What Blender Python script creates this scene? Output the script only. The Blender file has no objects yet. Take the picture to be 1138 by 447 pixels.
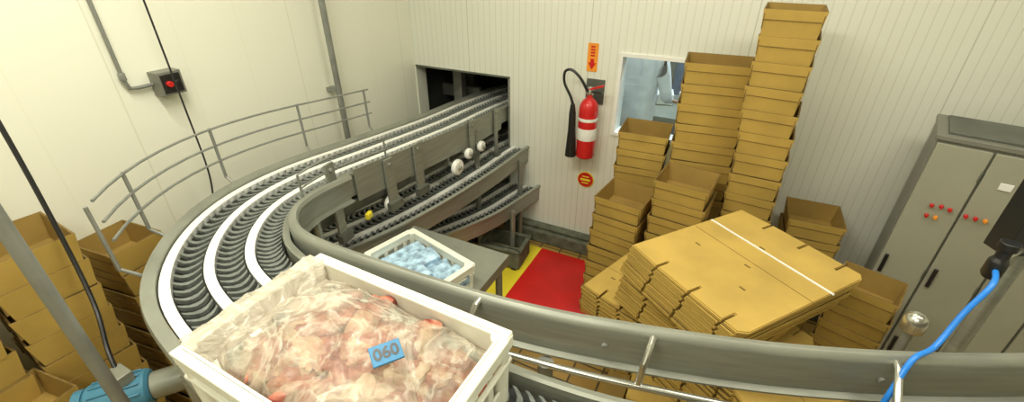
import bpy, math, random
from mathutils import Vector, Matrix, noise
random.seed(7)
R = math.radians
sc = bpy.context.scene
sc.view_settings.view_transform = 'Standard'

# ------------------------------------------------------------------ materials
def new_mat(name):
    m = bpy.data.materials.new(name); m.use_nodes = True
    nt = m.node_tree; nt.nodes.clear()
    o = nt.nodes.new('ShaderNodeOutputMaterial'); b = nt.nodes.new('ShaderNodeBsdfPrincipled')
    nt.links.new(b.outputs[0], o.inputs[0])
    return m, nt, b, o

def mat(name, col, rough=0.5, metal=0.0, var=0.12, scale=8.0, bump=0.0, stretch=None, emit=0.0, spec=0.5):
    m, nt, b, o = new_mat(name)
    tc = nt.nodes.new('ShaderNodeTexCoord'); n = nt.nodes.new('ShaderNodeTexNoise')
    n.inputs['Scale'].default_value = scale; n.inputs['Detail'].default_value = 5
    src = tc.outputs['Object']
    if stretch:
        mp = nt.nodes.new('ShaderNodeMapping'); mp.inputs['Scale'].default_value = stretch
        nt.links.new(src, mp.inputs[0]); src = mp.outputs[0]
    nt.links.new(src, n.inputs['Vector'])
    r = nt.nodes.new('ShaderNodeValToRGB')
    r.color_ramp.elements[0].position = .3; r.color_ramp.elements[1].position = .7
    r.color_ramp.elements[0].color = [c*(1-var) for c in col]+[1]
    r.color_ramp.elements[1].color = [min(1, c*(1+var)) for c in col]+[1]
    nt.links.new(n.outputs['Fac'], r.inputs[0]); nt.links.new(r.outputs[0], b.inputs['Base Color'])
    b.inputs['Roughness'].default_value = rough; b.inputs['Metallic'].default_value = metal
    b.inputs['Specular IOR Level'].default_value = spec
    if bump:
        bp = nt.nodes.new('ShaderNodeBump'); bp.inputs['Strength'].default_value = bump
        bp.inputs['Distance'].default_value = .01
        nt.links.new(n.outputs['Fac'], bp.inputs['Height']); nt.links.new(bp.outputs[0], b.inputs['Normal'])
    if emit:
        b.inputs['Emission Color'].default_value = list(col)+[1]; b.inputs['Emission Strength'].default_value = emit
    return m

def panel_mat(name, col, axis, rib, seam, dark=.93, sdark=.75):
    m, nt, b, o = new_mat(name)
    g = nt.nodes.new('ShaderNodeNewGeometry'); s = nt.nodes.new('ShaderNodeSeparateXYZ')
    nt.links.new(g.outputs['Position'], s.inputs[0])
    def line(per, w):
        d = nt.nodes.new('ShaderNodeMath'); d.operation = 'DIVIDE'; d.inputs[1].default_value = per
        f = nt.nodes.new('ShaderNodeMath'); f.operation = 'FRACT'
        l = nt.nodes.new('ShaderNodeMath'); l.operation = 'LESS_THAN'; l.inputs[1].default_value = w/per
        nt.links.new(s.outputs[axis], d.inputs[0]); nt.links.new(d.outputs[0], f.inputs[0]); nt.links.new(f.outputs[0], l.inputs[0])
        return l.outputs[0]
    n = nt.nodes.new('ShaderNodeTexNoise'); n.inputs['Scale'].default_value = 1.3
    nt.links.new(g.outputs['Position'], n.inputs['Vector'])
    r = nt.nodes.new('ShaderNodeValToRGB')
    r.color_ramp.elements[0].color = [c*.95 for c in col]+[1]; r.color_ramp.elements[1].color = list(col)+[1]
    nt.links.new(n.outputs['Fac'], r.inputs[0])
    prev = r.outputs[0]
    for per, w, dk in ((rib, .006, dark), (seam, .006, sdark)):
        mx = nt.nodes.new('ShaderNodeMix'); mx.data_type = 'RGBA'; mx.blend_type = 'MULTIPLY'
        mx.inputs[7].default_value = (dk, dk, dk*.97, 1)
        nt.links.new(line(per, w), mx.inputs[0]); nt.links.new(prev, mx.inputs[6]); prev = mx.outputs[2]
    nt.links.new(prev, b.inputs['Base Color']); b.inputs['Roughness'].default_value = .38
    return m

def tile_mat():
    m, nt, b, o = new_mat('floor_tiles')
    g = nt.nodes.new('ShaderNodeNewGeometry'); br = nt.nodes.new('ShaderNodeTexBrick')
    br.inputs['Scale'].default_value = 1; br.offset = 0
    br.inputs['Brick Width'].default_value = .16; br.inputs['Row Height'].default_value = .16
    br.inputs['Mortar Size'].default_value = .006
    br.inputs['Color1'].default_value = (.44, .28, .07, 1); br.inputs['Color2'].default_value = (.36, .22, .055, 1)
    br.inputs['Mortar'].default_value = (.08, .06, .03, 1)
    nt.links.new(g.outputs['Position'], br.inputs['Vector'])
    nt.links.new(br.outputs[0], b.inputs['Base Color']); b.inputs['Roughness'].default_value = .35
    return m

M = {}
M['wallB'] = panel_mat('white_panel_back', (.81, .82, .72), 0, .045, .9, dark=.88, sdark=.84)
M['wallL'] = panel_mat('white_panel_left', (.87, .87, .73), 1, .3, .9, dark=.97, sdark=.9)
M['white_wall'] = mat('white_plain', (.8, .8, .74), .5, var=.03)
M['tile'] = tile_mat()
M['steel'] = mat('brushed_steel', (.31, .32, .27), .42, .5, .12, 6, stretch=(1, 1, 12))
M['steel_d'] = mat('dull_steel', (.13, .14, .115), .5, .3, .25, 7)
M['galv'] = mat('galvanised_pipe', (.27, .28, .25), .45, .4, .12, 15)
M['dark'] = mat('dark_rubber', (.02, .02, .02), .5)
M['chain'] = mat('grey_plastic_chain', (.15, .165, .15), .4, 0, .25, 40)
M['bed'] = mat('belt_bed', (.014, .016, .014), .6, 0, .3, 12)
M['wear'] = mat('white_wear_strip', (.86, .86, .80), .35, 0, .06, 20)
M['crate'] = mat('white_crate_plastic', (.83, .83, .71), .35, 0, .05, 9)
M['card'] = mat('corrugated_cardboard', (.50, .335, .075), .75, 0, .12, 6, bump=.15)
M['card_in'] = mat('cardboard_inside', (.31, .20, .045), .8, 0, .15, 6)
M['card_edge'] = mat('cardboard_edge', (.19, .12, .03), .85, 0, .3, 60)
M['red'] = mat('red_paint', (.62, .02, .02), .25, 0, .08, 5)
M['redfloor'] = mat('red_floor_paint', (.60, .01, .008), .4, 0, .12, 5)
M['yellow'] = mat('yellow_paint', (.85, .70, .04), .4, 0, .08, 5)
M['orange'] = mat('orange_sign', (.9, .33, .03), .4)
M['black'] = mat('black_plastic', (.015, .015, .015), .35)
M['white'] = mat('white_label', (.85, .85, .8), .5, 0, .04)
M['concrete'] = mat('dark_concrete', (.12, .13, .09), .85, 0, .35, 18, bump=.5)
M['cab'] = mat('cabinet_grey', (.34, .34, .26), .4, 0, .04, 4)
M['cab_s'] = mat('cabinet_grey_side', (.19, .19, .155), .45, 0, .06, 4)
M['blue'] = mat('blue_hose', (.02, .22, .75), .3)
M['bluem'] = mat('blue_motor_paint', (.06, .22, .33), .4)
M['bluepk'] = mat('blue_film_pack', (.36, .52, .74), .22, 0, .6, 26, bump=.35)
M['tag'] = mat('blue_tag', (.03, .22, .44), .45)
M['screen'] = mat('panel_screen', (.10, .25, .42), .15, 0, .2, 30, emit=.5)
M['machine'] = mat('machine_blue_grey', (.14, .20, .30), .5, .2, .4, 8)
M['skin'] = mat('skin', (.55, .33, .22), .5)
M['coat'] = mat('white_coat', (.84, .86, .88), .7)
M['lamp'] = mat('lamp_tube', (1, .96, .85), .5, emit=4)
M['beige'] = mat('chrome_bright', (.6, .6, .54), .25, .9, .05)
M['shade_housing'] = mat('shade_housing_dark', (.06, .065, .06), .5, .3, .3, 5)  # near-black colour stands in for the shade beyond the wall opening

def glass_mat():
    m, nt, b, o = new_mat('window_glass')
    t = nt.nodes.new('ShaderNodeBsdfTransparent'); t.inputs[0].default_value = (.88, .94, .95, 1)
    g = nt.nodes.new('ShaderNodeBsdfGlossy'); g.inputs['Roughness'].default_value = .03
    mx = nt.nodes.new('ShaderNodeMixShader'); mx.inputs[0].default_value = .07
    nt.links.new(t.outputs[0], mx.inputs[1]); nt.links.new(g.outputs[0], mx.inputs[2]); nt.links.new(mx.outputs[0], o.inputs[0])
    return m
M['glass'] = glass_mat()

def film_mat():
    m, nt, b, o = new_mat('plastic_film')
    t = nt.nodes.new('ShaderNodeBsdfTransparent'); t.inputs[0].default_value = (.93, .91, .86, 1)
    b.inputs['Base Color'].default_value = (.66, .61, .49, 1); b.inputs['Roughness'].default_value = .2
    tc = nt.nodes.new('ShaderNodeTexCoord'); n = nt.nodes.new('ShaderNodeTexNoise')
    n.inputs['Scale'].default_value = 6; n.inputs['Detail'].default_value = 5; n.inputs['Distortion'].default_value = 2.0
    nt.links.new(tc.outputs['Object'], n.inputs['Vector'])
    a = nt.nodes.new('ShaderNodeMath'); a.operation = 'SUBTRACT'; a.inputs[1].default_value = .5
    ab = nt.nodes.new('ShaderNodeMath'); ab.operation = 'ABSOLUTE'
    nt.links.new(n.outputs['Fac'], a.inputs[0]); nt.links.new(a.outputs[0], ab.inputs[0])
    bp = nt.nodes.new('ShaderNodeBump'); bp.inputs['Strength'].default_value = .7; bp.inputs['Distance'].default_value = .025
    nt.links.new(ab.outputs[0], bp.inputs['Height']); nt.links.new(bp.outputs[0], b.inputs['Normal'])
    mr = nt.nodes.new('ShaderNodeMapRange'); mr.inputs[1].default_value = .0; mr.inputs[2].default_value = .06
    mr.inputs[3].default_value = .55; mr.inputs[4].default_value = .24
    nt.links.new(ab.outputs[0], mr.inputs[0])
    # cloudier toward the gathered (left) end of the bag
    s = nt.nodes.new('ShaderNodeSeparateXYZ'); nt.links.new(tc.outputs['Object'], s.inputs[0])
    m3 = nt.nodes.new('ShaderNodeMapRange'); m3.inputs[1].default_value = -.93; m3.inputs[2].default_value = -.62; m3.inputs[3].default_value = .35; m3.inputs[4].default_value = 0
    nt.links.new(s.outputs[0], m3.inputs[0])
    n2 = nt.nodes.new('ShaderNodeTexNoise'); n2.inputs['Scale'].default_value = 4.5
    nt.links.new(tc.outputs['Object'], n2.inputs['Vector'])
    m2 = nt.nodes.new('ShaderNodeMapRange'); m2.inputs[1].default_value = .48; m2.inputs[2].default_value = .68; m2.inputs[3].default_value = 0; m2.inputs[4].default_value = .35
    nt.links.new(n2.outputs['Fac'], m2.inputs[0])
    ad = nt.nodes.new('ShaderNodeMath'); ad.operation = 'ADD'; ad.use_clamp = True
    nt.links.new(mr.outputs[0], ad.inputs[0]); nt.links.new(m2.outputs[0], ad.inputs[1])
    ad2 = nt.nodes.new('ShaderNodeMath'); ad2.operation = 'ADD'; ad2.use_clamp = True
    nt.links.new(ad.outputs[0], ad2.inputs[0]); nt.links.new(m3.outputs[0], ad2.inputs[1])
    mx = nt.nodes.new('ShaderNodeMixShader')
    nt.links.new(ad2.outputs[0], mx.inputs[0]); nt.links.new(t.outputs[0], mx.inputs[1]); nt.links.new(b.outputs[0], mx.inputs[2])
    nt.links.new(mx.outputs[0], o.inputs[0])
    return m
M['film'] = film_mat()

def meat_mat(name, cols, sc_=11):
    m, nt, b, o = new_mat(name)
    tc = nt.nodes.new('ShaderNodeTexCoord'); n = nt.nodes.new('ShaderNodeTexNoise')
    mp = nt.nodes.new('ShaderNodeMapping'); mp.inputs['Scale'].default_value = (1, 2.2, 1); mp.inputs['Rotation'].default_value = (0, 0, .6)
    n.inputs['Scale'].default_value = sc_; n.inputs['Detail'].default_value = 6; n.inputs['Distortion'].default_value = 1.2
    nt.links.new(tc.outputs['Object'], mp.inputs[0]); nt.links.new(mp.outputs[0], n.inputs['Vector'])
    r = nt.nodes.new('ShaderNodeValToRGB'); e = r.color_ramp.elements
    e[0].position = .30; e[0].color = cols[0]+(1,); e[1].position = .68; e[1].color = cols[3]+(1,)
    x = e.new(.43); x.color = cols[1]+(1,); x = e.new(.55); x.color = cols[2]+(1,)
    nt.links.new(n.outputs['Fac'], r.inputs[0]); nt.links.new(r.outputs[0], b.inputs['Base Color'])
    b.inputs['Roughness'].default_value = .35
    return m
M['meat'] = meat_mat('raw_meat', [(.20, .025, .018), (.36, .085, .06), (.48, .18, .12), (.60, .40, .27)])
M['meat_r'] = meat_mat('raw_meat_red', [(.12, .012, .010), (.25, .035, .025), (.34, .075, .05), (.52, .26, .17)])
M['meat_f'] = meat_mat('meat_fat', [(.42, .16, .11), (.54, .31, .22), (.62, .44, .31), (.68, .56, .41)])
KEYS = list(M.keys())

# ------------------------------------------------------------------ mesh builder
class MB:
    def __init__(s): s.v = []; s.f = []; s.m = []
    def add(s, vs, fs, m):
        o = len(s.v); s.v += [tuple(v) for v in vs]
        for f in fs: s.f.append(tuple(i+o for i in f)); s.m.append(m)
    def box(s, c, d, m, rot=0, mtx=None, taper=1.0):
        x, y, z = d[0]/2, d[1]/2, d[2]/2
        vs = [Vector((sx*x*(taper if sz < 0 else 1), sy*y*(taper if sz < 0 else 1), sz*z)) for sz in (-1, 1) for sy in (-1, 1) for sx in (-1, 1)]
        Rm = mtx if mtx else Matrix.Rotation(rot, 3, 'Z')
        vs = [Rm @ v + Vector(c) for v in vs]
        s.add(vs, [(0, 2, 3, 1), (4, 5, 7, 6), (0, 1, 5, 4), (2, 6, 7, 3), (0, 4, 6, 2), (1, 3, 7, 5)], m)
    def tube(s, pts, r, m, n=10, closed=False):
        pts = [Vector(p) for p in pts]; rings = []
        rs = r if isinstance(r, (list, tuple)) else [r]*len(pts)
        prevx = None
        for i, p in enumerate(pts):
            a = pts[i-1] if i else pts[0]; b = pts[i+1] if i < len(pts)-1 else pts[-1]
            t = (b-a).normalized()
            if prevx is None:
                x = t.cross(Vector((0, 0, 1)));
                if x.length < .05: x = t.cross(Vector((1, 0, 0)))
            else: x = prevx - t*prevx.dot(t)
            x.normalize(); y = t.cross(x); prevx = x
            rings.append([p+(x*math.cos(k*2*math.pi/n)+y*math.sin(k*2*math.pi/n))*rs[i] for k in range(n)])
        vs = [v for q in rings for v in q]; fs = []
        for i in range(len(pts)-1):
            for k in range(n):
                k2 = (k+1) % n; fs.append((i*n+k, i*n+k2, (i+1)*n+k2, (i+1)*n+k))
        fs.append(tuple(range(n))[::-1]); fs.append(tuple((len(pts)-1)*n+k for k in range(n)))
        s.add(vs, fs, m)
    def lathe(s, c, prof, m, n=20):   # prof (r,z)
        vs = []; fs = []
        for r, z in prof:
            for k in range(n): vs.append((c[0]+r*math.cos(k*2*math.pi/n), c[1]+r*math.sin(k*2*math.pi/n), c[2]+z))
        for i in range(len(prof)-1):
            for k in range(n):
                k2 = (k+1) % n; fs.append((i*n+k, i*n+k2, (i+1)*n+k2, (i+1)*n+k))
        fs.append(tuple(range(n))[::-1]); fs.append(tuple((len(prof)-1)*n+k for k in range(n)))
        s.add(vs, fs, m)
    def sweep(s, fr, prof, m):
        n = len(prof); vs = []; fs = []
        for p, l, t in fr:
            for u, z in prof: vs.append(p+l*u+Vector((0, 0, z)))
        for i in range(len(fr)-1):
            for k in range(n):
                k2 = (k+1) % n; fs.append((i*n+k, i*n+k2, (i+1)*n+k2, (i+1)*n+k))
        fs.append(tuple(range(n))[::-1]); fs.append(tuple((len(fr)-1)*n+k for k in range(n)))
        s.add(vs, fs, m)
    def rectsweep(s, fr, u0, u1, z0, z1, m): s.sweep(fr, [(u0, z0), (u1, z0), (u1, z1), (u0, z1)], m)
    def prism(s, poly, z0, z1, m, mtx=None):
        n = len(poly); T = mtx or Matrix.Identity(4)
        vs = [T @ Vector((x, y, z0)) for x, y in poly]+[T @ Vector((x, y, z1)) for x, y in poly]
        fs = [tuple(range(n))[::-1], tuple(range(n, 2*n))]+[(k, (k+1) % n, n+(k+1) % n, n+k) for k in range(n)]
        s.add(vs, fs, m)
    def build(s, name, bevel=0, parent=None, smooth=True):
        me = bpy.data.meshes.new(name); me.from_pydata(s.v, [], s.f)
        used = sorted(set(s.m), key=KEYS.index)
        for k in used: me.materials.append(M[k])
        for p, k in zip(me.polygons, s.m): p.material_index = used.index(k)
        me.validate(); me.update()
        if smooth:
            me.polygons.foreach_set('use_smooth', [True]*len(me.polygons)); me.set_sharp_from_angle(angle=R(38))
        o = bpy.data.objects.new(name, me); sc.collection.objects.link(o)
        if bevel:
            b = o.modifiers.new('bevel', 'BEVEL'); b.width = bevel; b.segments = 2; b.limit_method = 'ANGLE'
        if parent: o.parent = parent
        return o

def catmull(pts, per=10):
    P = [Vector(p) for p in pts]; P = [P[0]*2-P[1]]+P+[P[-1]*2-P[-2]]; out = []
    for i in range(1, len(P)-2):
        a, b, c, d = P[i-1:i+3]
        for k in range(per):
            t = k/per
            out.append(.5*((2*b)+(c-a)*t+(2*a-5*b+4*c-d)*t*t+(3*b-a-3*c+d)*t**3))
    out.append(P[-2].copy()); return out
def frames(pts, step=.028):
    L = [0]
    for a, b in zip(pts, pts[1:]): L.append(L[-1]+(b-a).length)
    s = 0; i = 0; ps = []; out = []
    while s <= L[-1]:
        while i < len(L)-2 and L[i+1] < s: i += 1
        k = (s-L[i])/(L[i+1]-L[i]); ps.append(pts[i].lerp(pts[i+1], k)); s += step
    for j, p in enumerate(ps):
        t = (ps[min(j+1, len(ps)-1)]-ps[max(j-1, 0)]); t.z = 0; t.normalize()
        out.append((p, Vector((-t.y, t.x, 0)), t))
    return out

# ------------------------------------------------------------------ room shell
YB, XL, XR, YF, H = 2.84, -2.30, 2.6, -1.6, 3.1
def simple(name, boxes, bevel=0):
    b = MB()
    for c, d, m in boxes: b.box(c, d, m)
    return b.build(name, bevel, smooth=False)
def span(x0, x1, y0, y1, z0, z1, m): return (((x0+x1)/2, (y0+y1)/2, (z0+z1)/2), (x1-x0, y1-y0, z1-z0), m)
simple('floor', [span(-4.2, XR+.1, YF-.1, 6.2, -.1, 0, 'tile')])
simple('ceiling', [span(-4.2, XR+.1, YF-.1, 6.2, H, H+.1, 'white_wall')])
simple('wall_left', [span(XL-.12, XL, YF-.1, YB, 0, H, 'wallL')])
simple('wall_right', [span(XR, XR+.12, YF-.1, YB, 0, H, 'wallL')])
simple('wall_front', [span(XL, XR, YF-.1, YF, 0, H, 'wallB')])
OX0, OX1, OZ = -2.29, -1.476, 1.27
WX0, WX1, WZ0, WZ1 = -.70, .06, .975, 1.51
y0, y1 = YB, YB+.12
simple('wall_back', [span(XL-.12, OX0, y0, y1, 0, H, 'wallB'), span(OX0, OX1, y0, y1, OZ, H, 'wallB'),
    span(OX1, WX0, y0, y1, 0, H, 'wallB'), span(WX0, WX1, y0, y1, 0, WZ0, 'wallB'), span(WX0, WX1, y0, y1, WZ1, H, 'wallB'),
    span(WX1, XR+.12, y0, y1, 0, H, 'wallB')])
simple('wall_far_room', [span(-4.2, XR, 6.0, 6.12, 0, H, 'white_wall'), span(-4.2, -4.08, YB+.12, 6, 0, H, 'white_wall'), span(XR, XR+.1, YB+.12, 6, 0, H, 'white_wall')])
simple('trim_opening', [span(OX0, OX1+.012, y0-.006, y1+.006, OZ-.012, OZ, 'steel_d'), span(OX1-.0, OX1+.014, y0-.006, y1+.006, .13, OZ, 'steel')])
simple('added_dark_housing_and_posts', [span(-2.42, -2.38, y1+.002, 4.6, 0, 1.5, 'shade_housing'), span(-1.05, -1.01, y1+.002, 4.6, 0, 1.5, 'shade_housing'), span(-2.42, -1.01, 4.6, 4.64, 0, 1.5, 'shade_housing'), span(-2.42, -1.01, y1+.002, 4.64, 1.5, 1.54, 'shade_housing'),  # added housing, darkens the view through the opening; galvanised posts follow
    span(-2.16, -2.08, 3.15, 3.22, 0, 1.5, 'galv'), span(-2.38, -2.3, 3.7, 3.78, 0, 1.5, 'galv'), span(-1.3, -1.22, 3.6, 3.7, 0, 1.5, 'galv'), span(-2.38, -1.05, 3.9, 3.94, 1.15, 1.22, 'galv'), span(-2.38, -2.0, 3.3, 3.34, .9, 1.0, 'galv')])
b = MB(); b.prism([(OX1, YB-.10), (XR-.01, YB-.10), (XR-.01, YB), (OX1, YB)], 0, .11, 'concrete')
b.prism([(OX1, YB-.07), (XR-.01, YB-.07), (XR-.01, YB), (OX1, YB)], .11, .14, 'concrete'); b.build('baseboard_back', .012)
b = MB(); b.box((XL+.05, .6, .07), (.10, 4.3, .14), 'concrete'); b.build('baseboard_left', .012)
b = MB(); fw = .022
for c in (span(WX0, WX1, y0-.012, y1, WZ1-fw, WZ1, 'white'), span(WX0, WX1, y0-.012, y1, WZ0, WZ0+fw, 'white'),
          span(WX0, WX0+fw, y0-.012, y1, WZ0+fw, WZ1-fw, 'white'), span(WX1-fw, WX1, y0-.012, y1, WZ0+fw, WZ1-fw, 'white')): b.box(*c)
b.box(((WX0+WX1)/2, YB+.06, (WZ0+WZ1)/2), (WX1-WX0-.04, .006, WZ1-WZ0-.04), 'glass'); b.build('window_1')
simple('floor_marking', [span(-1.10, -.50, 2.05, 2.68, 0, .004, 'redfloor'), span(-1.29, -1.10, 1.9, 2.68, 0, .004, 'yellow'), span(-1.10, -.5, 1.9, 2.05, 0, .004, 'yellow')])

# ------------------------------------------------------------------ conveyors
def conveyor(name, pts, lanes=3, hw=.18, legs=(), skirt=.09, inner_h=.03):
    fr = frames(catmull(pts), .036); b = MB()
    b.rectsweep(fr, -hw, hw, -.035, -.022, 'bed')
    pitch = 2*hw/lanes
    for k in range(lanes):
        a = -hw+k*pitch
        b.rectsweep(fr, a, a+pitch*.25, -.022, .0, 'wear')
        uc = a+pitch*.63; hwc = pitch*.33
        b.rectsweep(fr, uc-hwc*.3, uc+hwc*.3, -.022, -.014, 'bed')
        for p, l, t in fr:
            vs = []
            for q in (-1, -.8, -.4, 0, .4, .8, 1):
                c = p+l*(uc+hwc*q)+t*(.030*(1-q*q)-.02)
                w = .0085*(1-.4*abs(q))
                vs += [c-t*w+Vector((0, 0, -.018)), c+t*w+Vector((0, 0, -.018)), c+t*w+Vector((0, 0, -.002)), c-t*w+Vector((0, 0, -.002))]
            fs = []
            for i in range(6):
                for e in range(4): fs.append((i*4+e, i*4+(e+1) % 4, i*4+4+(e+1) % 4, i*4+4+e))
            b.add(vs, fs, 'chain')
    b.sweep(fr, [(-hw-.005, -skirt), (-hw-.005, .012), (-hw-.04, .018), (-hw-.045, .006), (-hw-.018, -.004), (-hw-.018, -skirt)], 'steel')
    b.sweep(fr, [(hw+.005, -skirt), (hw+.005, inner_h), (hw+.012, inner_h+.006), (hw+.028, inner_h), (hw+.028, inner_h-.012), (hw+.018, inner_h-.012), (hw+.018, -skirt)], 'steel')
    for i in range(6, len(fr)-4, 12):
        p, l, t = fr[i]; a = math.atan2(t.y, t.x)
        b.box(p+Vector((0, 0, -.06)), (.04, 2*hw, .03), 'steel_d', rot=a)
    for i in legs:
        p, l, t = fr[int(i*(len(fr)-1))]
        for s_ in (-1, 1):
            q = p+l*s_*(hw+.03); b.tube([(q.x, q.y, .012), (q.x, q.y, p.z-.03)], .019, 'steel', 10)
            b.lathe((q.x, q.y, 0), [(.04, 0), (.04, .01), (.02, .02)], 'black', 14)
        b.tube([(p-l*(hw+.03)).to_tuple()[:2]+(.35,), (p+l*(hw+.03)).to_tuple()[:2]+(.35,)], .014, 'steel')
    return b, fr

P1 = [(-1.25, 4.35, 1.0), (-1.45, 3.95, 1.0), (-1.62, 3.4, 1.01), (-1.69, 2.84, 1.03), (-1.69, 2.3, 1.06), (-1.70, 1.7, 1.11), (-1.71, 1.2, 1.15),
      (-1.61, .86, 1.17), (-1.36, .61, 1.18), (-1.0, .51, 1.18), (-.6, .46, 1.18), (-.1, .48, 1.18), (.35, .60, 1.18), (.9, .84, 1.18), (1.5, 1.02, 1.18)]
b, fr1 = conveyor('c', P1, legs=(.3, .5, .62, .8, .95))
def off(fr, u, z, i0=0, i1=None, st=1): return [p+l*u+Vector((0, 0, z)) for p, l, t in fr[i0:i1:st]]
def idx(fr, x, y): return min(range(len(fr)), key=lambda i: (fr[i][0].x-x)**2+(fr[i][0].y-y)**2)
for (x, y, dz0, dz1, w) in ((-1.71, 1.16, .13, -.26, .05), (-1.70, 1.55, .04, -.24, .06), (-1.70, 1.78, .06, -.24, .06), (-1.69, 2.30, .06, -.20, .05), (-1.69, 2.62, .06, -.3, .035)):
    p, l, t = fr1[idx(fr1, x, y)]; a = math.atan2(t.y, t.x)
    b.box(p+l*.225+Vector((0, 0, (dz0+dz1)/2)), (w, .012, dz0-dz1), 'steel', rot=a)
    b.box(p+l*.235+Vector((0, 0, dz1+.02)), (w*1.5, .03, .045), 'steel_d', rot=a)
    b.tube([p+l*.228+Vector((0, 0, dz0-.03)), p+l*.242+Vector((0, 0, dz0-.03))], .010, 'galv', 8)
i0, i1 = idx(fr1, -1.70, 1.3), idx(fr1, -1.69, 2.75)
lo, hi = min(i0, i1), max(i0, i1)
b.rectsweep(fr1[lo:hi], .205, .213, -.12, .045, 'steel')
b.build('curved_chain_conveyor')

g = MB()
i0, i1 = idx(fr1, -1.42, .63), idx(fr1, -1.70, 2.0)
lo, hi = min(i0, i1), max(i0, i1)
for z in (.10, .17, .245):
    g.tube(off(fr1, -.29, z, lo, hi, 2), .005, 'galv', 8)
for k in (.05, .38, .66, .88, 1.0):
    p, l, t = fr1[int(lo+(hi-1-lo)*k)]
    g.tube([p-l*.21+Vector((0, 0, -.05)), p-l*.29+Vector((0, 0, .02)), p-l*.29+Vector((0, 0, .25))], .0065, 'galv', 8)
g.build('conveyor_guide_rail')
g = MB(); i0, i1 = idx(fr1, -1.70, 1.55), idx(fr1, -1.62, .9)
lo, hi = min(i0, i1), max(i0, i1)
for z in (.09, .15):
    q = off(fr1, .215, z, lo, hi, 2); g.tube([q[0]-Vector((0, 0, z-.02))]+q+[q[-1]-Vector((0, 0, z-.02))], .005, 'galv', 8)
g.build('conveyor_guide_rail')

GP = [(-1.45, 1.24, 1.22), (-1.44, 1.04, 1.235), (-1.37, .88, 1.245), (-1.19, .785, 1.25), (-.815, .78, 1.25), (-.43, .805, 1.25), (-.107, .868, 1.25), (.29, .985, 1.25), (.73, 1.18, 1.25), (1.25, 1.48, 1.25)]
fg = frames(catmull(GP), .03)
g = MB()
prof = [(.0, -.125), (.0, -.02), (.006, -.006), (.016, 0), (.03, -.003), (.036, -.016), (.032, -.026), (.026, -.018), (.014, -.012), (.008, -.022), (.008, -.125), (.03, -.128), (.03, -.134), (-.018, -.134), (-.018, -.128)]
g.sweep(fg, prof, 'steel')
for i in range(10, len(fg)-2, 22):
    p, l, t = fg[i]; c = p-l*.003+Vector((0, 0, -.07)); g.tube([c-l*.006, c+l*.004], .008, 'galv', 8)
g.build('stainless_conveyor_guard')
g = MB()
RP = [(-1.0, .72, 1.11), (-.42, .765, 1.11), (.03, .845, 1.11), (.42, .945, 1.11), (.85, 1.13, 1.11), (1.3, 1.38, 1.11)]
rl = catmull(RP); g.tube(rl, .010, 'beige', 12)
for x, y, gy in ((-.06, .83, .875), (.47, .965, 1.06), (-.52, .755, .80)):
    g.tube([(x, y, 1.11), (x+.005, y-.005, 1.20), (x+.01, gy-.02, 1.236), (x+.01, gy+.005, 1.236)], .009, 'beige', 10)
for x, y in ((-.30, .79), (.62, 1.03), (-.85, .74)):
    g.tube([(x, y, .0), (x, y, 1.11)], .022, 'galv', 14); g.lathe((x, y, 0), [(.05, 0), (.05, .012), (.025, .02)], 'steel', 16)
g.tube([(.2, .84, 1.05), (-.30, .79, .98)], .016, 'galv')
g.build('tubular_guide_rail')

P2 = [(-1.25, 3.9, .70), (-1.38, 3.4, .72), (-1.50, 2.9, .74), (-1.53, 2.35, .75), (-1.60, 1.8, .75), (-1.72, 1.35, .75), (-1.88, 1.0, .75)]
b, fr2 = conveyor('c', P2, hw=.18, legs=(.42, .92)); b.build('lower_chain_conveyor')
P3 = [(-1.3, 3.5, .42), (-1.36, 3.1, .43), (-1.42, 2.7, .44), (-1.5, 2.3, .45), (-1.72, 1.85, .45), (-1.95, 1.6, .45)]
b, fr3 = conveyor('c', P3, hw=.17, legs=(.5,)); b.build('lower_chain_conveyor')
b = MB(); i0, i1 = idx(fr1, -1.70, 1.75), idx(fr1, -1.5, .7); lo, hi = min(i0, i1), max(i0, i1)
arc = [(.195*math.cos(R(a)), .13*math.sin(R(a))-.12) for a in range(180, 361, 15)]
b.sweep(fr1[lo:hi:2], arc+[(u*.96, z+.006) for u, z in arc[::-1]], 'steel_d'); b.build('conveyor_drip_tray')
b = MB()
for x, y, z, r in ((-1.43, 2.07, .90, .05), (-1.44, 2.22, .93, .035), (-1.5, 1.55, .90, .05), (-1.43, 2.36, .93, .035)):
    b.tube([(x-.10, y+.03, z), (x-.012, y, z)], .016, 'steel', 12)
    b.tube([(x-.014, y, z), (x-.008, y, z), (x+.010, y-.003, z), (x+.016, y-.003, z)], [r*.8, r, r, r*.8], 'wear', 24)
    b.tube([(x+.014, y-.003, z), (x+.03, y-.003, z)], .012, 'steel', 10)
    b.tube([(x-.08, y+.02, z), (x-.08, y+.02, z+.15)], .010, 'steel', 8)
b.box((-1.485, 1.36, .93), (.02, .04, .03), 'yellow', rot=.3); b.build('idler_rollers', .002)

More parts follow.
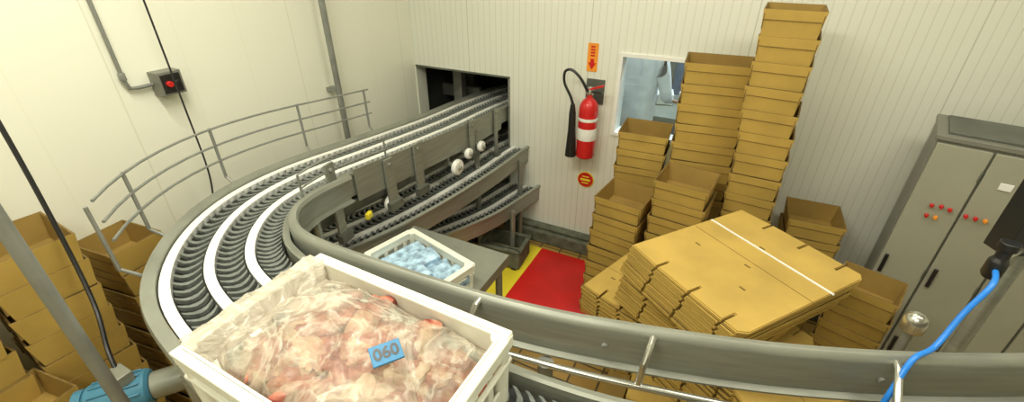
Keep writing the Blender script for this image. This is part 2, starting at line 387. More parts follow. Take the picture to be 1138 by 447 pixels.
# ------------------------------------------------------------------ crates
def crate(name, c, w, d, h, rot, thick=.012):
    b = MB(); Rm = Matrix.Rotation(rot, 3, 'Z'); C = Vector(c)
    def bx(lc, dm, m='crate'): b.box(C+Rm @ Vector(lc), dm, m, rot=rot)
    bx((0, 0, .006), (w-.03, d-.03, .012))
    for s_ in (-1, 1):
        for (L, D, ax) in ((w, d, 0), (d, w, 1)):
            n = max(3, int(L/.055))
            def wall(u0, u1, z0, z1, extra=0):
                lc = ((u0+u1)/2, s_*(D/2-.014)+s_*extra, (z0+z1)/2) if ax == 0 else (s_*(D/2-.014)+s_*extra, (u0+u1)/2, (z0+z1)/2)
                dm = (u1-u0, thick*.6, z1-z0) if ax == 0 else (thick*.6, u1-u0, z1-z0)
                bx(lc, dm)
            hl = L/2-.012
            wall(-hl, hl, 0, h*.22); wall(-hl, hl, h*.66, h)
            pitch = (2*hl)/n
            for k in range(n+1):
                u = -hl+k*pitch; wall(max(-hl, u-.009), min(hl, u+.009), h*.22, h*.66)
            lc = (0, s_*(D/2-.008), h-.006) if ax == 0 else (s_*(D/2-.008), 0, h-.006)
            bx(lc, (L, .028, .012) if ax == 0 else (.028, L-.04, .012))
            lc = (0, s_*(D/2), h-.022) if ax == 0 else (s_*(D/2), 0, h-.022)
            bx(lc, (L+.006, .006, .034) if ax == 0 else (.006, L+.0, .034))
            lc = (0, s_*(D/2-.004), h*.62) if ax == 0 else (s_*(D/2-.004), 0, h*.62)
            bx(lc, (L, .012, .01) if ax == 0 else (.012, L, .01))
    for sx in (-1, 1):
        for sy in (-1, 1):
            q = C+Rm @ Vector((sx*(w/2-.018), sy*(d/2-.018), 0)); b.lathe(q, [(.016, 0), (.02, h-.01), (.021, h-.002)], 'crate', 12)
    return b.build(name, .003)
CX, CY, CW, CD, CH = -.605, .43, .58, .37, .205
CR = R(-1.5)
crate('plastic_meat_crate', (CX, CY, 1.181), CW, CD, CH, CR)
def lump(x, y):
    v = Vector((x*8, y*8, 3.1)); d, pts = noise.voronoi(v)
    a = 1-min(1, d[0])**2; e = min(1, (d[1]-d[0])*2.5)
    return a*.02+e*.012
def field(fn, nx, ny, hw_, hd_, m, name, mtx):
    vs = []; fs = []
    for j in range(ny+1):
        for i in range(nx+1):
            u = -1+2*i/nx; v = -1+2*j/ny; vs.append(mtx @ Vector((u*hw_, v*hd_, fn(u, v, u*hw_, v*hd_))))
    for j in range(ny):
        for i in range(nx):
            a = j*(nx+1)+i; fs.append((a, a+1, a+nx+2, a+nx+1))
    b = MB(); b.add(vs, fs, m); o = b.build(name, smooth=False)
    o.data.polygons.foreach_set('use_smooth', [True]*len(o.data.polygons)); return o
TM = Matrix.Translation((CX, CY, 1.181)) @ Matrix.Rotation(CR, 4, 'Z')
def dome(u, v): return max(0, (1-abs(u)**3.0))*max(0, (1-abs(v)**3.5))
def base(u, v):
    D = dome(u, v); return .11+.07*D**.7+.03*D*math.cos((u+.15)*1.6)
def hm(u, v, x, y): return base(u, v)-.03+lump(x, y)*.8
SH = -.022
def hf(u, v, x, y):
    xp = x+SH; uu = xp/(CW/2-.02)
    vv = v
    w = noise.fractal(Vector((x*9+noise.noise(Vector((x*6, y*6, 5)))*1.3, y*9, 7)), .9, 2, 5)
    r1 = 1-abs(noise.noise(Vector((x*9+y*6, y*8-x*5, 2))))*2
    r2 = 1-abs(noise.noise(Vector((x*20-y*9, y*14+x*7, 8))))*2
    wr = .005*w+.013*max(0, r1)**4+.006*max(0, r2)**4
    z = base(max(-1, min(1, uu)), vv)+.028+wr
    e = xp+(CW/2-.045)
    if e < 0: z = max(z, CH+.008+wr*.5)
    e2 = xp+(CW/2+.006)
    if e2 < 0: z = CH+.008+wr*.4+e2*2.2
    return z
emp = bpy.data.objects.new('bagged_meat', None); sc.collection.objects.link(emp)
o = field(hm, 90, 60, CW/2-.024, CD/2-.024, 'meat', 'meat_bed', TM); o.parent = emp
b = MB(); rnd = random.Random(21)
for q in range(70):
    u = rnd.uniform(-.86, .86); v = rnd.uniform(-.84, .84); x = u*(CW/2-.03); y = v*(CD/2-.03)
    sx, sy, sz = rnd.uniform(.035, .075), rnd.uniform(.02, .036), rnd.uniform(.014, .024); sx *= (1-.35*abs(u))
    A = Matrix.Translation((x*.9, y*.88, base(u*.9, v*.9)-.004+rnd.uniform(-.006, .004)-(sz-.014)*.5)) @ Matrix.Rotation(rnd.uniform(0, 3.14), 4, 'Z') @ Matrix.Rotation(rnd.uniform(-.2, .2), 4, 'X')
    n1, n2 = 18, 12; vs = []; fs = []; sd = rnd.uniform(0, 99)
    for j in range(n2+1):
        for i in range(n1):
            th = math.pi*j/n2; ph = 2*math.pi*i/n1
            d = Vector((math.sin(th)*math.cos(ph), math.sin(th)*math.sin(ph), math.cos(th)))
            k = 1+.28*noise.noise(d*1.6+Vector((sd, 0, 0)))+.12*noise.noise(d*4+Vector((0, sd, 0)))
            bend = .25*sx*(d.x**2)
            vs.append(TM @ A @ Vector((d.x*sx*k, d.y*sy*k+bend, d.z*sz*k)))
    for j in range(n2):
        for i in range(n1): fs.append((j*n1+i, j*n1+(i+1) % n1, (j+1)*n1+(i+1) % n1, (j+1)*n1+i))
    b.add(vs, fs, rnd.choice(['meat', 'meat', 'meat_r', 'meat_f', 'meat_f']))
o = b.build('meat_cuts'); o.parent = emp
o = field(hf, 220, 140, CW/2-.002, CD/2-.021, 'film', 'plastic_bag', TM @ Matrix.Translation((SH, 0, 0))); o.parent = emp
tgc = Vector((-.475, .415, 1.434)); tr = Matrix.Rotation(R(55), 3, 'Z') @ Matrix.Rotation(R(20), 3, 'X')
b = MB(); b.box(tgc, (.058, .040, .006), 'tag', mtx=tr); tag = b.build('blue_number_tag', .001)
cu = bpy.data.curves.new('tag_number', 'FONT'); cu.body = '060'; cu.size = .032; cu.align_x = 'CENTER'; cu.align_y = 'CENTER'; cu.extrude = .0003; cu.offset = .0008
to = bpy.data.objects.new('tag_number', cu); sc.collection.objects.link(to); cu.materials.append(M['black'])
to.matrix_world = Matrix.Translation(tgc+tr @ Vector((0, 0, .0036))) @ tr.to_4x4(); to.parent = tag

# ------------------------------------------------------------------ table with small crate
b = MB(); tx0, tx1, ty0, ty1, tz = -1.42, -.83, 1.03, 1.60, .75
b.box(((tx0+tx1)/2, (ty0+ty1)/2, tz-.006), (tx1-tx0, ty1-ty0, .012), 'steel')
for s_ in (0, 1):
    b.box(((tx0+tx1)/2, (ty0+.006, ty1-.006)[s_], tz-.03), (tx1-tx0, .01, .05), 'steel'); b.box(((tx0+.006, tx1-.006)[s_], (ty0+ty1)/2, tz-.03), (.01, ty1-ty0, .05), 'steel')
for x in (tx0+.04, tx1-.04):
    for y in (ty0+.04, ty1-.04): b.tube([(x, y, 0), (x, y, tz-.01)], .018, 'steel', 12)
    b.tube([(x, ty0+.04, .2), (x, ty1-.04, .2)], .012, 'steel')
b.tube([(tx0+.04, ty1-.04, .2), (tx1-.04, ty1-.04, .2)], .012, 'steel')
b.build('stainless_work_table', .002)
crate('plastic_crate', (-1.10, 1.23, .751), .43, .29, .13, R(-14))
b = MB()
for i in range(8):
    u = (-.14+(i % 4)*.093) + (0.02 if i > 3 else 0); v = -.055+(i//4)*.11; a = R(-14)
    c = Vector((-1.10+u*math.cos(a)-v*math.sin(a), 1.23+u*math.sin(a)+v*math.cos(a), .825+.012*(i % 3)))
    n = 9; vs = []; fs = []; ra = a+R(80)+random.uniform(-.25, .25)
    for j in range(n):
        for k in range(n):
            x = -1+2*k/(n-1); y = -1+2*j/(n-1); hgt = .010*(1-x**6)*(1-y**6)+.006*noise.noise(Vector((x*2.5+i, y*2.5, i)))
            X, Y = x*.062, y*.050; vs.append(c+Vector((X*math.cos(ra)-Y*math.sin(ra), X*math.sin(ra)+Y*math.cos(ra), hgt+x*.008)))
    for j in range(n-1):
        for k in range(n-1): fs.append((j*n+k, j*n+k+1, (j+1)*n+k+1, (j+1)*n+k))
    o_ = len(vs); vs += [Vector((v_.x, v_.y, c.z-.04)) for v_ in vs]
    fs += [tuple(q+o_ for q in f[::-1]) for f in fs[:]]
    per = [k for k in range(n)]+[j*n+n-1 for j in range(1, n)]+[(n-1)*n+k for k in range(n-2, -1, -1)]+[j*n for j in range(n-2, 0, -1)]
    for e in range(len(per)): p_, q_ = per[e], per[(e+1) % len(per)]; fs.append((p_, p_+o_, q_+o_, q_))
    b.add(vs, fs, 'bluepk')
b.build('blue_film_packs')
b = MB(); c0 = Vector((-1.30, 2.44, 0)); a = R(5)
for lc, dm in (((0, 0, .03), (.30, .22, .02)), ((0, .11, .09), (.30, .012, .14)), ((0, -.11, .09), (.30, .012, .14)), ((.15, 0, .09), (.012, .22, .14)), ((-.15, 0, .09), (.012, .22, .14)), ((0, 0, .10), (.30, .016, .03)), ((0, .11, .165), (.32, .03, .012)), ((0, -.11, .165), (.32, .03, .012)), ((.15, 0, .165), (.03, .22, .012)), ((-.15, 0, .165), (.03, .22, .012))):
    b.box(c0+Matrix.Rotation(a, 3, 'Z') @ Vector(lc), dm, 'concrete', rot=a)
for sx in (-.12, .12):
    for sy in (-.09, .09): b.box(c0+Vector((sx, sy, .01)), (.04, .04, .02), 'black')
b.box(c0+Vector((0, 0, .05)), (.24, .17, .02), 'card_in', rot=a)
b.build('floor_drain_crate', .002)

# ------------------------------------------------------------------ carton stacks
def cartons(name, x, y, n, w, d, pitch=.105, rot=0, lean=(0, 0), z0=0, jit=2.0):
    b = MB()
    for k in range(n):
        a = rot+R(random.uniform(-jit, jit)); Rm = Matrix.Rotation(a, 3, 'Z')
        C = Vector((x+lean[0]*k/n+random.uniform(-.004, .004), y+lean[1]*k/n+random.uniform(-.004, .004), z0+k*pitch))
        hh = pitch*1.02; wb, db = w*.90, d*.90; th = .006
        rings = []
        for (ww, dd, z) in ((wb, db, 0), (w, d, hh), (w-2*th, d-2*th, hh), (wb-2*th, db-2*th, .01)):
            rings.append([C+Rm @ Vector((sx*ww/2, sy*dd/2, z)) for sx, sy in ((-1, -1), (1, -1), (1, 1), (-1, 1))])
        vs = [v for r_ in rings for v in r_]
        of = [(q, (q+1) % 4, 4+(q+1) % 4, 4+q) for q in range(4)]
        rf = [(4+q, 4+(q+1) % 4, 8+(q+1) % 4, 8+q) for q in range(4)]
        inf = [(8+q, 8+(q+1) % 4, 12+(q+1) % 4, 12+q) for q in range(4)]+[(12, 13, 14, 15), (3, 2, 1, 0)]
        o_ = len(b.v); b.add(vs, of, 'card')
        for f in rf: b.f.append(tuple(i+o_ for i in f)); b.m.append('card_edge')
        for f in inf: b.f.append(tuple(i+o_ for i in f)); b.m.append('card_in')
        for sx in (-1, 1):
            b.box(C+Rm @ Vector((sx*w*.465, -d*.482, hh*.6)), (.003, .006, hh*.6), 'card_edge', rot=a)
        # dark fold line across the front panel
        b.box(C+Rm @ Vector((0, -d*.482, hh*.62)), (w*.9, .0045, .003), 'card_edge', rot=a)
    return b.build(name, smooth=False)
S = cartons
S('cardboard_box_stack', -.43, 2.58, 11, .28, .26, rot=R(4))
S('cardboard_box_stack', -.455, 2.25, 8, .27, .27, rot=R(-8), lean=(.03, 0), pitch=.11)
S('cardboard_box_stack', -.09, 2.58, 15, .33, .27, rot=R(5), lean=(-.03, 0))
S('cardboard_box_stack', -.13, 2.25, 10, .27, .26, rot=R(-5))
S('cardboard_box_stack', .225, 2.44, 17, .235, .28, rot=R(-4), lean=(-.09, 0), pitch=.109)
S('cardboard_box_stack', .51, 2.57, 8, .26, .26, rot=R(2))
S('cardboard_box_stack', .69, 2.02, 8, .23, .20, rot=R(-18))
S('cardboard_box_stack', -2.13, .62, 10, .24, .20, rot=R(8))
S('cardboard_box_stack', -2.06, .33, 12, .28, .24, rot=R(-4), lean=(.07, 0))
S('cardboard_box_stack', -2.06, .04, 12, .28, .26, rot=R(3), lean=(.05, 0))
S('cardboard_box_stack', -1.80, .10, 8, .22, .22, rot=R(8))
S('cardboard_box_stack', -2.08, -.28, 12, .28, .26, rot=R(3))

def blank_poly(w, d):
    P = []; n = .012; dep = .06
    xs = [-w/2, -w*.22, w*.08, w*.36, w/2]
    P.append((-w/2, -d/2+.01))
    for x in xs[1:-1]: P += [(x-n/2, -d/2), (x-n/2, -d/2+dep), (x+n/2, -d/2+dep), (x+n/2, -d/2)]
    P += [(w/2-.02, -d/2), (w/2, -d/2+.03), (w/2, d/2-.03), (w/2-.02, d/2)]
    for x in xs[1:-1][::-1]: P += [(x+n/2, d/2), (x+n/2, d/2-dep), (x-n/2, d/2-dep), (x-n/2, d/2)]
    P.append((-w/2, d/2-.01)); return P
def bundle(name, c, w, d, n, th, rot, shear=(0, 0), tilt=(0, 0), strap=True, jit=.006):
    b = MB(); P = blank_poly(w, d)
    base_ = Matrix.Translation(c) @ Matrix.Rotation(rot, 4, 'Z') @ Matrix.Rotation(tilt[0], 4, 'X') @ Matrix.Rotation(tilt[1], 4, 'Y')
    for k in range(n):
        T = base_ @ Matrix.Translation((shear[0]*k+random.uniform(-jit, jit), shear[1]*k+random.uniform(-jit, jit), k*th)) @ Matrix.Rotation(R(random.uniform(-.6, .6)), 4, 'Z')
        b.prism(P, 0, th*.72, 'card', T)
        b.prism([(x*.99, y*.985) for x, y in P], th*.72, th*.99, 'card_edge' if k < n-1 else 'card', T)
    T = base_ @ Matrix.Translation((shear[0]*n, shear[1]*n, n*th))
    for x, y in ((-w*.30, -d*.12), (-w*.05, d*.2), (w*.2, -d*.22), (w*.05, -.02)):
        b.prism([(x-.012, y-.004), (x+.012, y-.004), (x+.012, y+.004), (x-.012, y+.004)], -.001, .0012, 'card_edge', T)
    b.prism([(-w*.49, d*.02), (w*.49, d*.02), (w*.49, d*.023), (-w*.49, d*.023)], -.001, .001, 'card_edge', T)
    if strap:
        b.prism([(-w/2-.002, d*.17), (w/2+.002, d*.17), (w/2+.002, d*.17+.008), (-w/2-.002, d*.17+.008)], -.001, .003, 'white', T)
    return b.build(name, smooth=False)
ra = R(-37)
bundle('flat_carton_bundle', (.125, 1.66, .875), .54, .65, 12, .0133, ra, shear=(.004, .001))
bundle('flat_carton_bundle', (.08, 1.69, .70), .54, .58, 13, .0133, R(-30), shear=(.003, 0), strap=False)
bundle('flat_carton_bundle', (-.22, 1.79, .50), .38, .40, 11, .0133, R(-20), strap=False)
bundle('flat_carton_bundle', (.34, 1.5, .60), .40, .40, 7, .0135, R(-50), strap=False)
b = MB()
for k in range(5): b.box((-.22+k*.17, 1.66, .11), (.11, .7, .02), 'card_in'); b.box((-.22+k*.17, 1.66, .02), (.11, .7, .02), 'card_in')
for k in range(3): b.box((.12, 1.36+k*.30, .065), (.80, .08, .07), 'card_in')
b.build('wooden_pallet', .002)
bundle('flat_carton_bundle', (.16, 1.66, .12), .60, .6, 18, .0142, R(2), strap=False)
bundle('flat_carton_bundle', (.18, 1.64, .376), .48, .50, 24, .0135, R(-34), strap=False)
bundle('flat_carton_bundle', (-.21, 1.84, .12), .26, .30, 28, .0135, R(5), strap=False)

# ------------------------------------------------------------------ fire extinguisher
b = MB(); ex, ey, ez = -.835, 2.73, .83
b.lathe((ex, ey, ez), [(.055, 0), (.062, .01), (.062, .33), (.058, .36), (.042, .39), (.02, .405), (.018, .43)], 'red', 28)
b.lathe((ex, ey, ez+.13), [(.0625, 0), (.0632, .001), (.0632, .08), (.0625, .081)], 'white', 28)
b.lathe((ex, ey, ez+.26), [(.0625, 0), (.0632, .001), (.0632, .02), (.0625, .021)], 'white', 28)
b.lathe((ex, ey, ez+.43), [(.022, 0), (.024, .02), (.016, .045)], 'beige', 16)
b.box((ex+.03, ey-.01, ez+.475), (.12, .018, .012), 'red', mtx=Matrix.Rotation(-.35, 3, 'Y')); b.box((ex+.03, ey-.01, ez+.45), (.10, .018, .01), 'black')
hz = [(ex-.01, ey-.02, ez+.45), (ex-.06, ey-.03, ez+.53), (ex-.12, ey-.03, ez+.575), (ex-.165, ey-.03, ez+.56), (ex-.165, ey-.03, ez+.49), (ex-.12, ey-.03, ez+.41), (ex-.10, ey-.03, ez+.36)]
b.tube(catmull(hz, 6), .009, 'black', 10)
b.tube([(ex-.10, ey-.03, ez+.36), (ex-.098, ey-.03, ez+.30), (ex-.095, ey-.03, ez+.18), (ex-.093, ey-.03, ez+.03), (ex-.093, ey-.03, ez)], [.014, .022, .026, .036, .038], 'black', 18)
b.box((ex, YB-.006, ez+.42), (.12, .01, .16), 'steel_d'); b.box((ex, (ey+YB)/2, ez+.36), (.03, YB-ey-.03, .02), 'steel_d'); b.box((ex, (ey+YB)/2+.02, ez+.08), (.03, .07, .02), 'steel_d')
b.build('fire_extinguisher', .0015)
b = MB(); sx, sz, sy = -.872, 1.375, YB-.004
def wallpoly(b, pts, y0_, y1_, m):
    n = len(pts); vs = [(x, y0_, z) for x, z in pts]+[(x, y1_, z) for x, z in pts]
    b.add(vs, [tuple(range(n)), tuple(range(2*n-1, n-1, -1))]+[(k, n+k, n+(k+1) % n, (k+1) % n) for k in range(n)], m)
wallpoly(b, [(sx-.034, sz), (sx+.034, sz), (sx+.034, sz+.175), (sx-.034, sz+.175)], sy, YB, 'orange')
wallpoly(b, [(sx, sz+.012), (sx+.026, sz+.055), (sx+.012, sz+.055), (sx+.012, sz+.08), (sx-.012, sz+.08), (sx-.012, sz+.055), (sx-.026, sz+.055)], sy-.002, sy, 'red')
for k in range(4): wallpoly(b, [(sx-.014, sz+.095+k*.018), (sx+.014, sz+.095+k*.018), (sx+.014, sz+.105+k*.018), (sx-.014, sz+.105+k*.018)], sy-.002, sy, 'red')
b.build('extinguisher_arrow_sign', smooth=False)
b = MB(); b.tube([(-.845, YB-.001, .60), (-.845, YB-.006, .60)], .062, 'yellow', 32); b.tube([(-.845, YB-.006, .60), (-.845, YB-.009, .60)], .056, 'red', 32)
b.box((-.845, YB-.0095, .60), (.075, .002, .016), 'yellow'); b.box((-.845, YB-.0095, .625), (.05, .002, .008), 'yellow'); b.box((-.845, YB-.0095, .575), (.05, .002, .008), 'yellow')
b.build('round_wall_sign', smooth=False)

# ------------------------------------------------------------------ control cabinet
emp = Matrix.Translation((.78, 2.36, 0)) @ Matrix.Rotation(R(-13), 4, 'Z')
b = MB(); r3 = emp.to_3x3()
def cb(x0, x1, y0_, y1_, z0, z1, m): b.box(emp @ Vector(((x0+x1)/2, (y0_+y1_)/2, (z0+z1)/2)), (x1-x0, y1_-y0_, z1-z0), m, mtx=r3)
CWD, CDP, CHT = 1.08, .33, 1.39
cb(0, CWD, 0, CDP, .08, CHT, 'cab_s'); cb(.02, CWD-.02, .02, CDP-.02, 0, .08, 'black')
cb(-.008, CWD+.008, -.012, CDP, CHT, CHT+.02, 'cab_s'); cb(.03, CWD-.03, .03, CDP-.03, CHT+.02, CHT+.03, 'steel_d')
dw = .18
for k in range(6):
    cb(k*dw+.006, (k+1)*dw-.003, -.016, 0, .10, CHT-.012, 'cab')
    for hz_ in (.72, .30): cb(k*dw+.02, k*dw+.035, -.026, -.016, hz_, hz_+.10, 'black')
    for hz_ in (.2, .75, 1.25): cb((k+1)*dw-.006, (k+1)*dw-.001, -.022, -.012, hz_, hz_+.05, 'steel_d')
for x, z, m in ((.085, 1.11, 'red'), (.115, 1.115, 'red'), (.145, 1.11, 'red'), (.085, 1.06, 'red'), (.115, 1.06, 'orange'), (.20, 1.10, 'red'), (.23, 1.10, 'red'), (.26, 1.10, 'orange')):
    p = emp @ Vector((x, -.016, z)); q = emp @ Vector((x, -.028, z)); b.tube([p, q], .008, m, 14)
    p2 = emp @ Vector((x, -.034, z)); b.box((q+p2)/2, (.006, .010, .016), m, mtx=r3)
cb(.18+.06, .18+.10, -.02, -.016, 1.24, 1.27, 'white')
b.build('electrical_cabinet', .003)
b = MB(); hx, hy = .765, 1.47
b.tube([(hx, hy, 0), (hx, hy, 1.42)], .02, 'steel', 12); b.lathe((hx, hy, 0), [(.08, 0), (.08, .012), (.03, .02)], 'steel', 20)
hm_ = Matrix.Rotation(R(25), 3, 'Z'); pc = Vector((hx-.005, hy-.01, 1.52))
b.box(pc, (.16, .06, .24), 'black', mtx=hm_); b.box(pc+hm_ @ Vector((0, -.031, .045)), (.125, .004, .10), 'screen', mtx=hm_)
for k in range(3):
    c = pc+hm_ @ Vector((-.045+k*.04, -.03, -.05)); b.tube([c, c+hm_ @ Vector((0, -.015, 0))], .011, ('beige', 'red', 'yellow')[k], 14)
b.lathe((.665, 1.33, 1.37), [(.015, 0), (.02, .01), (.02, .05), (.014, .06), (.014, .08), (.02, .085), (.02, .105)], 'black', 18)
b.tube([(.665, 1.33, 1.43), (hx, hy, 1.41)], .012, 'beige', 10)
b.build('operator_control_panel', .003)
b = MB()
b.tube(catmull([(.665, 1.325, 1.40), (.645, 1.26, 1.39), (.60, 1.20, 1.33), (.55, 1.12, 1.27), (.50, 1.06, 1.262), (.47, 1.0, 1.20), (.46, .98, 1.10)], 8), .0065, 'blue', 10)
b.build('blue_air_hose')
b = MB(); b.lathe((.60, 1.36, 1.12), [(.015, 0), (.028, .01), (.03, .04), (.024, .06), (.01, .07)], 'beige', 20); b.tube([(.60, 1.36, 0), (.60, 1.36, 1.12)], .012, 'galv'); b.build('chrome_valve_post')

# ------------------------------------------------------------------ left-hand items
b = MB(); wx = XL
b.tube([(wx+.02, .93, H), (wx+.02, .93, 1.60), (wx+.02, .94, 1.565), (wx+.02, .97, 1.56), (wx+.02, 1.03, 1.56)], .008, 'galv', 12)
b.lathe((wx+.02, .93, 1.60), [(.013, 0), (.013, .03)], 'galv', 12)
b.box((wx+.035, 1.08, 1.56), (.07, .10, .10), 'cab_s'); b.box((wx+.072, 1.08, 1.56), (.006, .08, .08), 'black')
b.tube([(wx+.07, 1.065, 1.56), (wx+.09, 1.065, 1.56)], .013, 'red', 14); b.tube([(wx+.07, 1.10, 1.56), (wx+.083, 1.10, 1.56)], .011, 'black', 14)
b.build('wall_switch_box', .002)
b = MB(); b.tube([(-2.22, 1.98, 0), (-2.22, 1.98, H)], .018, 'galv', 16)
for z in (1.3, 2.2): b.box((-2.26, 1.98, z), (.08, .05, .02), 'galv')
b.build('vertical_pipe')
b = MB(); b.tube([(-1.30, .218, 0), (-1.30, .218, H)], .016, 'galv', 16); b.lathe((-1.30, .218, 0), [(.05, 0), (.05, .01), (.02, .02)], 'steel', 16); b.build('support_pole')
b = MB(); b.tube(catmull([(-2.16, 1.05, H), (-2.15, 1.05, 2.2), (-2.12, 1.04, 1.5), (-2.08, 1.02, 1.2), (-2.05, .98, 1.05)], 8), .004, 'black', 8); b.build('hanging_cable')
b = MB(); b.tube(catmull([(-1.98, .44, H), (-1.95, .44, 2.2), (-1.88, .43, 1.7), (-1.80, .40, 1.3), (-1.70, .36, 1.08), (-1.6, .31, .98), (-1.55, .29, .92)], 8), .007, 'black', 8); b.build('hanging_cable')
b = MB(); mc = Vector((-1.53, .28, .84)); ax = Vector((.6, .8, 0)).normalized()
b.tube([mc-ax*.10, mc-ax*.09, mc+ax*.06, mc+ax*.07], [.05, .06, .06, .05], 'bluem', 24)
for k in range(12):
    a = k*math.pi/6; s_ = ax.cross(Vector((0, 0, 1))); d = s_*math.cos(a)+Vector((0, 0, 1))*math.sin(a)
    b.tube([mc-ax*.08+d*.062, mc+ax*.05+d*.062], .004, 'bluem', 6)
b.tube([mc+ax*.07, mc+ax*.16], .045, 'steel', 20); b.tube([mc-ax*.10, mc-ax*.125], .055, 'bluem', 24)
b.box(mc+Vector((0, 0, .075)), (.07, .06, .04), 'steel'); b.tube([mc+Vector((0, 0, -.05)), (mc.x, mc.y, 0)], .02, 'steel', 10); b.build('conveyor_drive_motor', .002)

# ------------------------------------------------------------------ neighbouring room
b = MB()
b.box((.05, 4.1, .82), (1.5, .7, .04), 'steel')
for x in (-.65, .75):
    for y in (3.8, 4.4): b.tube([(x, y, 0), (x, y, .81)], .02, 'steel')
for k in range(7): b.box((-.58+k*.2, 4.1+random.uniform(-.2, .2), .89), (.14, .2, .09), random.choice(['machine', 'crate', 'steel_d']), rot=random.uniform(-.3, .3))
b.build('packing_bench', .004)
b = MB()
b.box((-.1, 5.0, .7), (1.6, .5, 1.4), 'machine')
for k in range(5): b.box((-.7+k*.3, 4.73, 1.0), (.2, .04, .35), 'steel_d'); b.tube([(-.7+k*.3, 4.7, 1.2), (-.7+k*.3, 4.55, 1.3)], .03, 'steel')
b.tube([(-.9, 4.7, 1.3), (.7, 4.7, 1.3)], .03, 'steel'); b.build('packing_machine', .01)

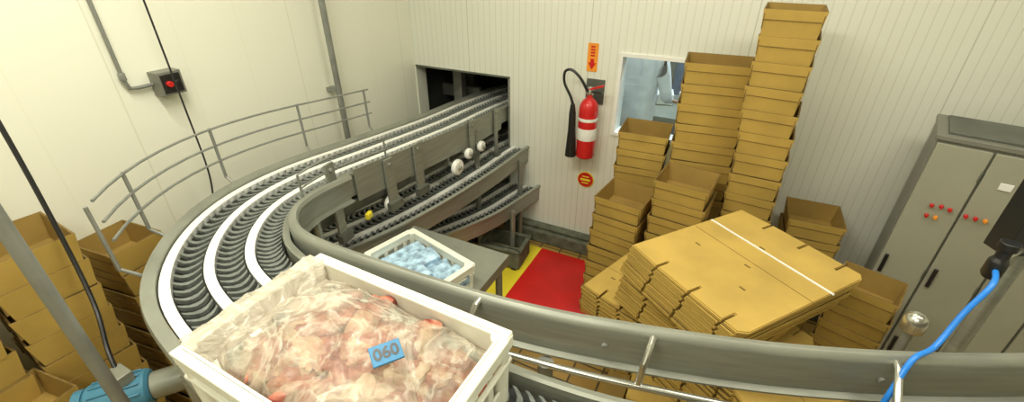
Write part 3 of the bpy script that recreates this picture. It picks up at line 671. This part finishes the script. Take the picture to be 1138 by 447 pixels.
def worker(name, x, y, yaw):
    e = bpy.data.objects.new(name, None); sc.collection.objects.link(e)
    def skin(nm, J, E, m, sub=2):
        me = bpy.data.meshes.new(nm); me.from_pydata([j[0] for j in J], E, []); o = bpy.data.objects.new(nm, me); sc.collection.objects.link(o)
        s_ = o.modifiers.new('s', 'SKIN'); s_.use_smooth_shade = True
        for i, j in enumerate(J): me.skin_vertices[0].data[i].radius = j[1]
        me.skin_vertices[0].data[0].use_root = True
        u = o.modifiers.new('u', 'SUBSURF'); u.levels = sub; u.render_levels = sub
        me.materials.append(M[m]); o.parent = e
    skin('coat_and_trousers', [((0, 0, .95), (.16, .12)), ((0, 0, 1.15), (.15, .11)), ((0, .01, 1.34), (.17, .11)), ((0, .01, 1.45), (.07, .06)),
        ((.09, 0, .85), (.09, .09)), ((.10, -.01, .48), (.065, .065)), ((.10, .02, .12), (.05, .05)), ((-.09, 0, .85), (.09, .09)), ((-.10, -.01, .48), (.065, .065)), ((-.10, .02, .12), (.05, .05)),
        ((.19, .01, 1.38), (.06, .06)), ((.24, -.03, 1.12), (.045, .045)), ((.17, -.26, 1.03), (.035, .035)),
        ((-.19, .01, 1.38), (.06, .06)), ((-.24, -.03, 1.12), (.045, .045)), ((-.17, -.26, 1.03), (.035, .035))],
        [(0, 1), (1, 2), (2, 3), (0, 4), (4, 5), (5, 6), (0, 7), (7, 8), (8, 9), (2, 10), (10, 11), (11, 12), (2, 13), (13, 14), (14, 15)], 'coat')
    skin('head', [((0, .01, 1.44), (.045, .045)), ((0, 0, 1.52), (.055, .065)), ((0, -.01, 1.60), (.07, .085)), ((0, 0, 1.68), (.06, .075)), ((0, -.09, 1.585), (.012, .012))], [(0, 1), (1, 2), (2, 3), (2, 4)], 'skin')
    skin('cap', [((0, .005, 1.64), (.08, .095)), ((0, .01, 1.70), (.072, .085)), ((0, .01, 1.73), (.04, .05))], [(0, 1), (1, 2)], 'coat')
    for sx in (-1, 1):
        bx = sx*.17; J = [((bx, -.26, 1.03), (.028, .02)), ((bx, -.32, 1.01), (.034, .015))]; E = [(0, 1)]
        for q in range(4):
            o_ = len(J); J += [((bx-.027+q*.018, -.35, 1.005), (.009, .009)), ((bx-.027+q*.018, -.38-.006*(1.5-abs(q-1.5)), .99), (.008, .008)), ((bx-.026+q*.017, -.395, .968), (.007, .007))]
            E += [(1, o_), (o_, o_+1), (o_+1, o_+2)]
        o_ = len(J); J += [((bx-sx*.04, -.30, 1.0), (.01, .01)), ((bx-sx*.05, -.335, .985), (.009, .009))]; E += [(0, o_), (o_, o_+1)]
        skin('hand_%s' % ('l' if sx < 0 else 'r'), J, E, 'skin', 1)
        b = MB(); b.box((sx*.10, -.04, .05), (.10, .27, .10), 'white'); o = b.build('boot_%s' % ('l' if sx < 0 else 'r'), .03); o.parent = e
        b = MB()
        for ez_ in (-1,): b.lathe((sx*.028, -.078, 1.608), [(.002, -.007), (.008, -.004), (.008, .004), (.002, .007)], 'black', 10)
        o = b.build('eye_%s' % ('l' if sx < 0 else 'r')); o.parent = e
    e.matrix_world = Matrix.Translation((x, y, 0)) @ Matrix.Rotation(yaw, 4, 'Z')
worker('factory_worker', -.70, 3.40, R(165))
worker('factory_worker', -.05, 3.50, R(190))

# ------------------------------------------------------------------ lights
def lamp(name, x, y, rot, power, col=(1, .95, .78), L=1.3):
    b = MB(); b.box((0, 0, H-.03), (L, .22, .05), 'white')
    for s_ in (-.06, .06): b.tube([(-L/2+.04, s_, H-.075), (L/2-.04, s_, H-.075)], .014, 'lamp', 12)
    for s_ in (-L/2+.02, L/2-.02): b.box((s_, 0, H-.07), (.02, .2, .05), 'white')
    o = b.build(name, .003); o.location = (x, y, 0); o.rotation_euler.z = rot
    ld = bpy.data.lights.new(name+'_light', 'AREA'); ld.shape = 'RECTANGLE'; ld.size = L; ld.size_y = .3; ld.energy = power; ld.color = col
    lo_ = bpy.data.objects.new(name+'_light', ld); sc.collection.objects.link(lo_); lo_.location = (0, 0, H-.11); lo_.parent = o
LC = (1, .965, .82)
lamp('ceiling_lamp', -1.1, .6, 0, 39, LC)
lamp('ceiling_lamp', .9, 1.2, 0, 19, LC)
lamp('ceiling_lamp', -.3, -.7, 0, 23, LC)
lamp('ceiling_lamp', -.4, 2.0, 0, 9, LC)
lamp('ceiling_lamp', -.2, 4.2, 0, 85, (.85, .93, 1))
w = bpy.data.worlds.new('world'); sc.world = w; w.use_nodes = True
w.node_tree.nodes['Background'].inputs[0].default_value = (.9, .9, .85, 1); w.node_tree.nodes['Background'].inputs[1].default_value = .2

cam = bpy.data.cameras.new('camera'); co = bpy.data.objects.new('camera', cam); sc.collection.objects.link(co)
cam.sensor_width = 36; cam.lens = 36*500/1138; cam.clip_start = .02
co.location = (0, 0, 2.1); co.rotation_euler = (R(60), 0, R(27)); sc.camera = co
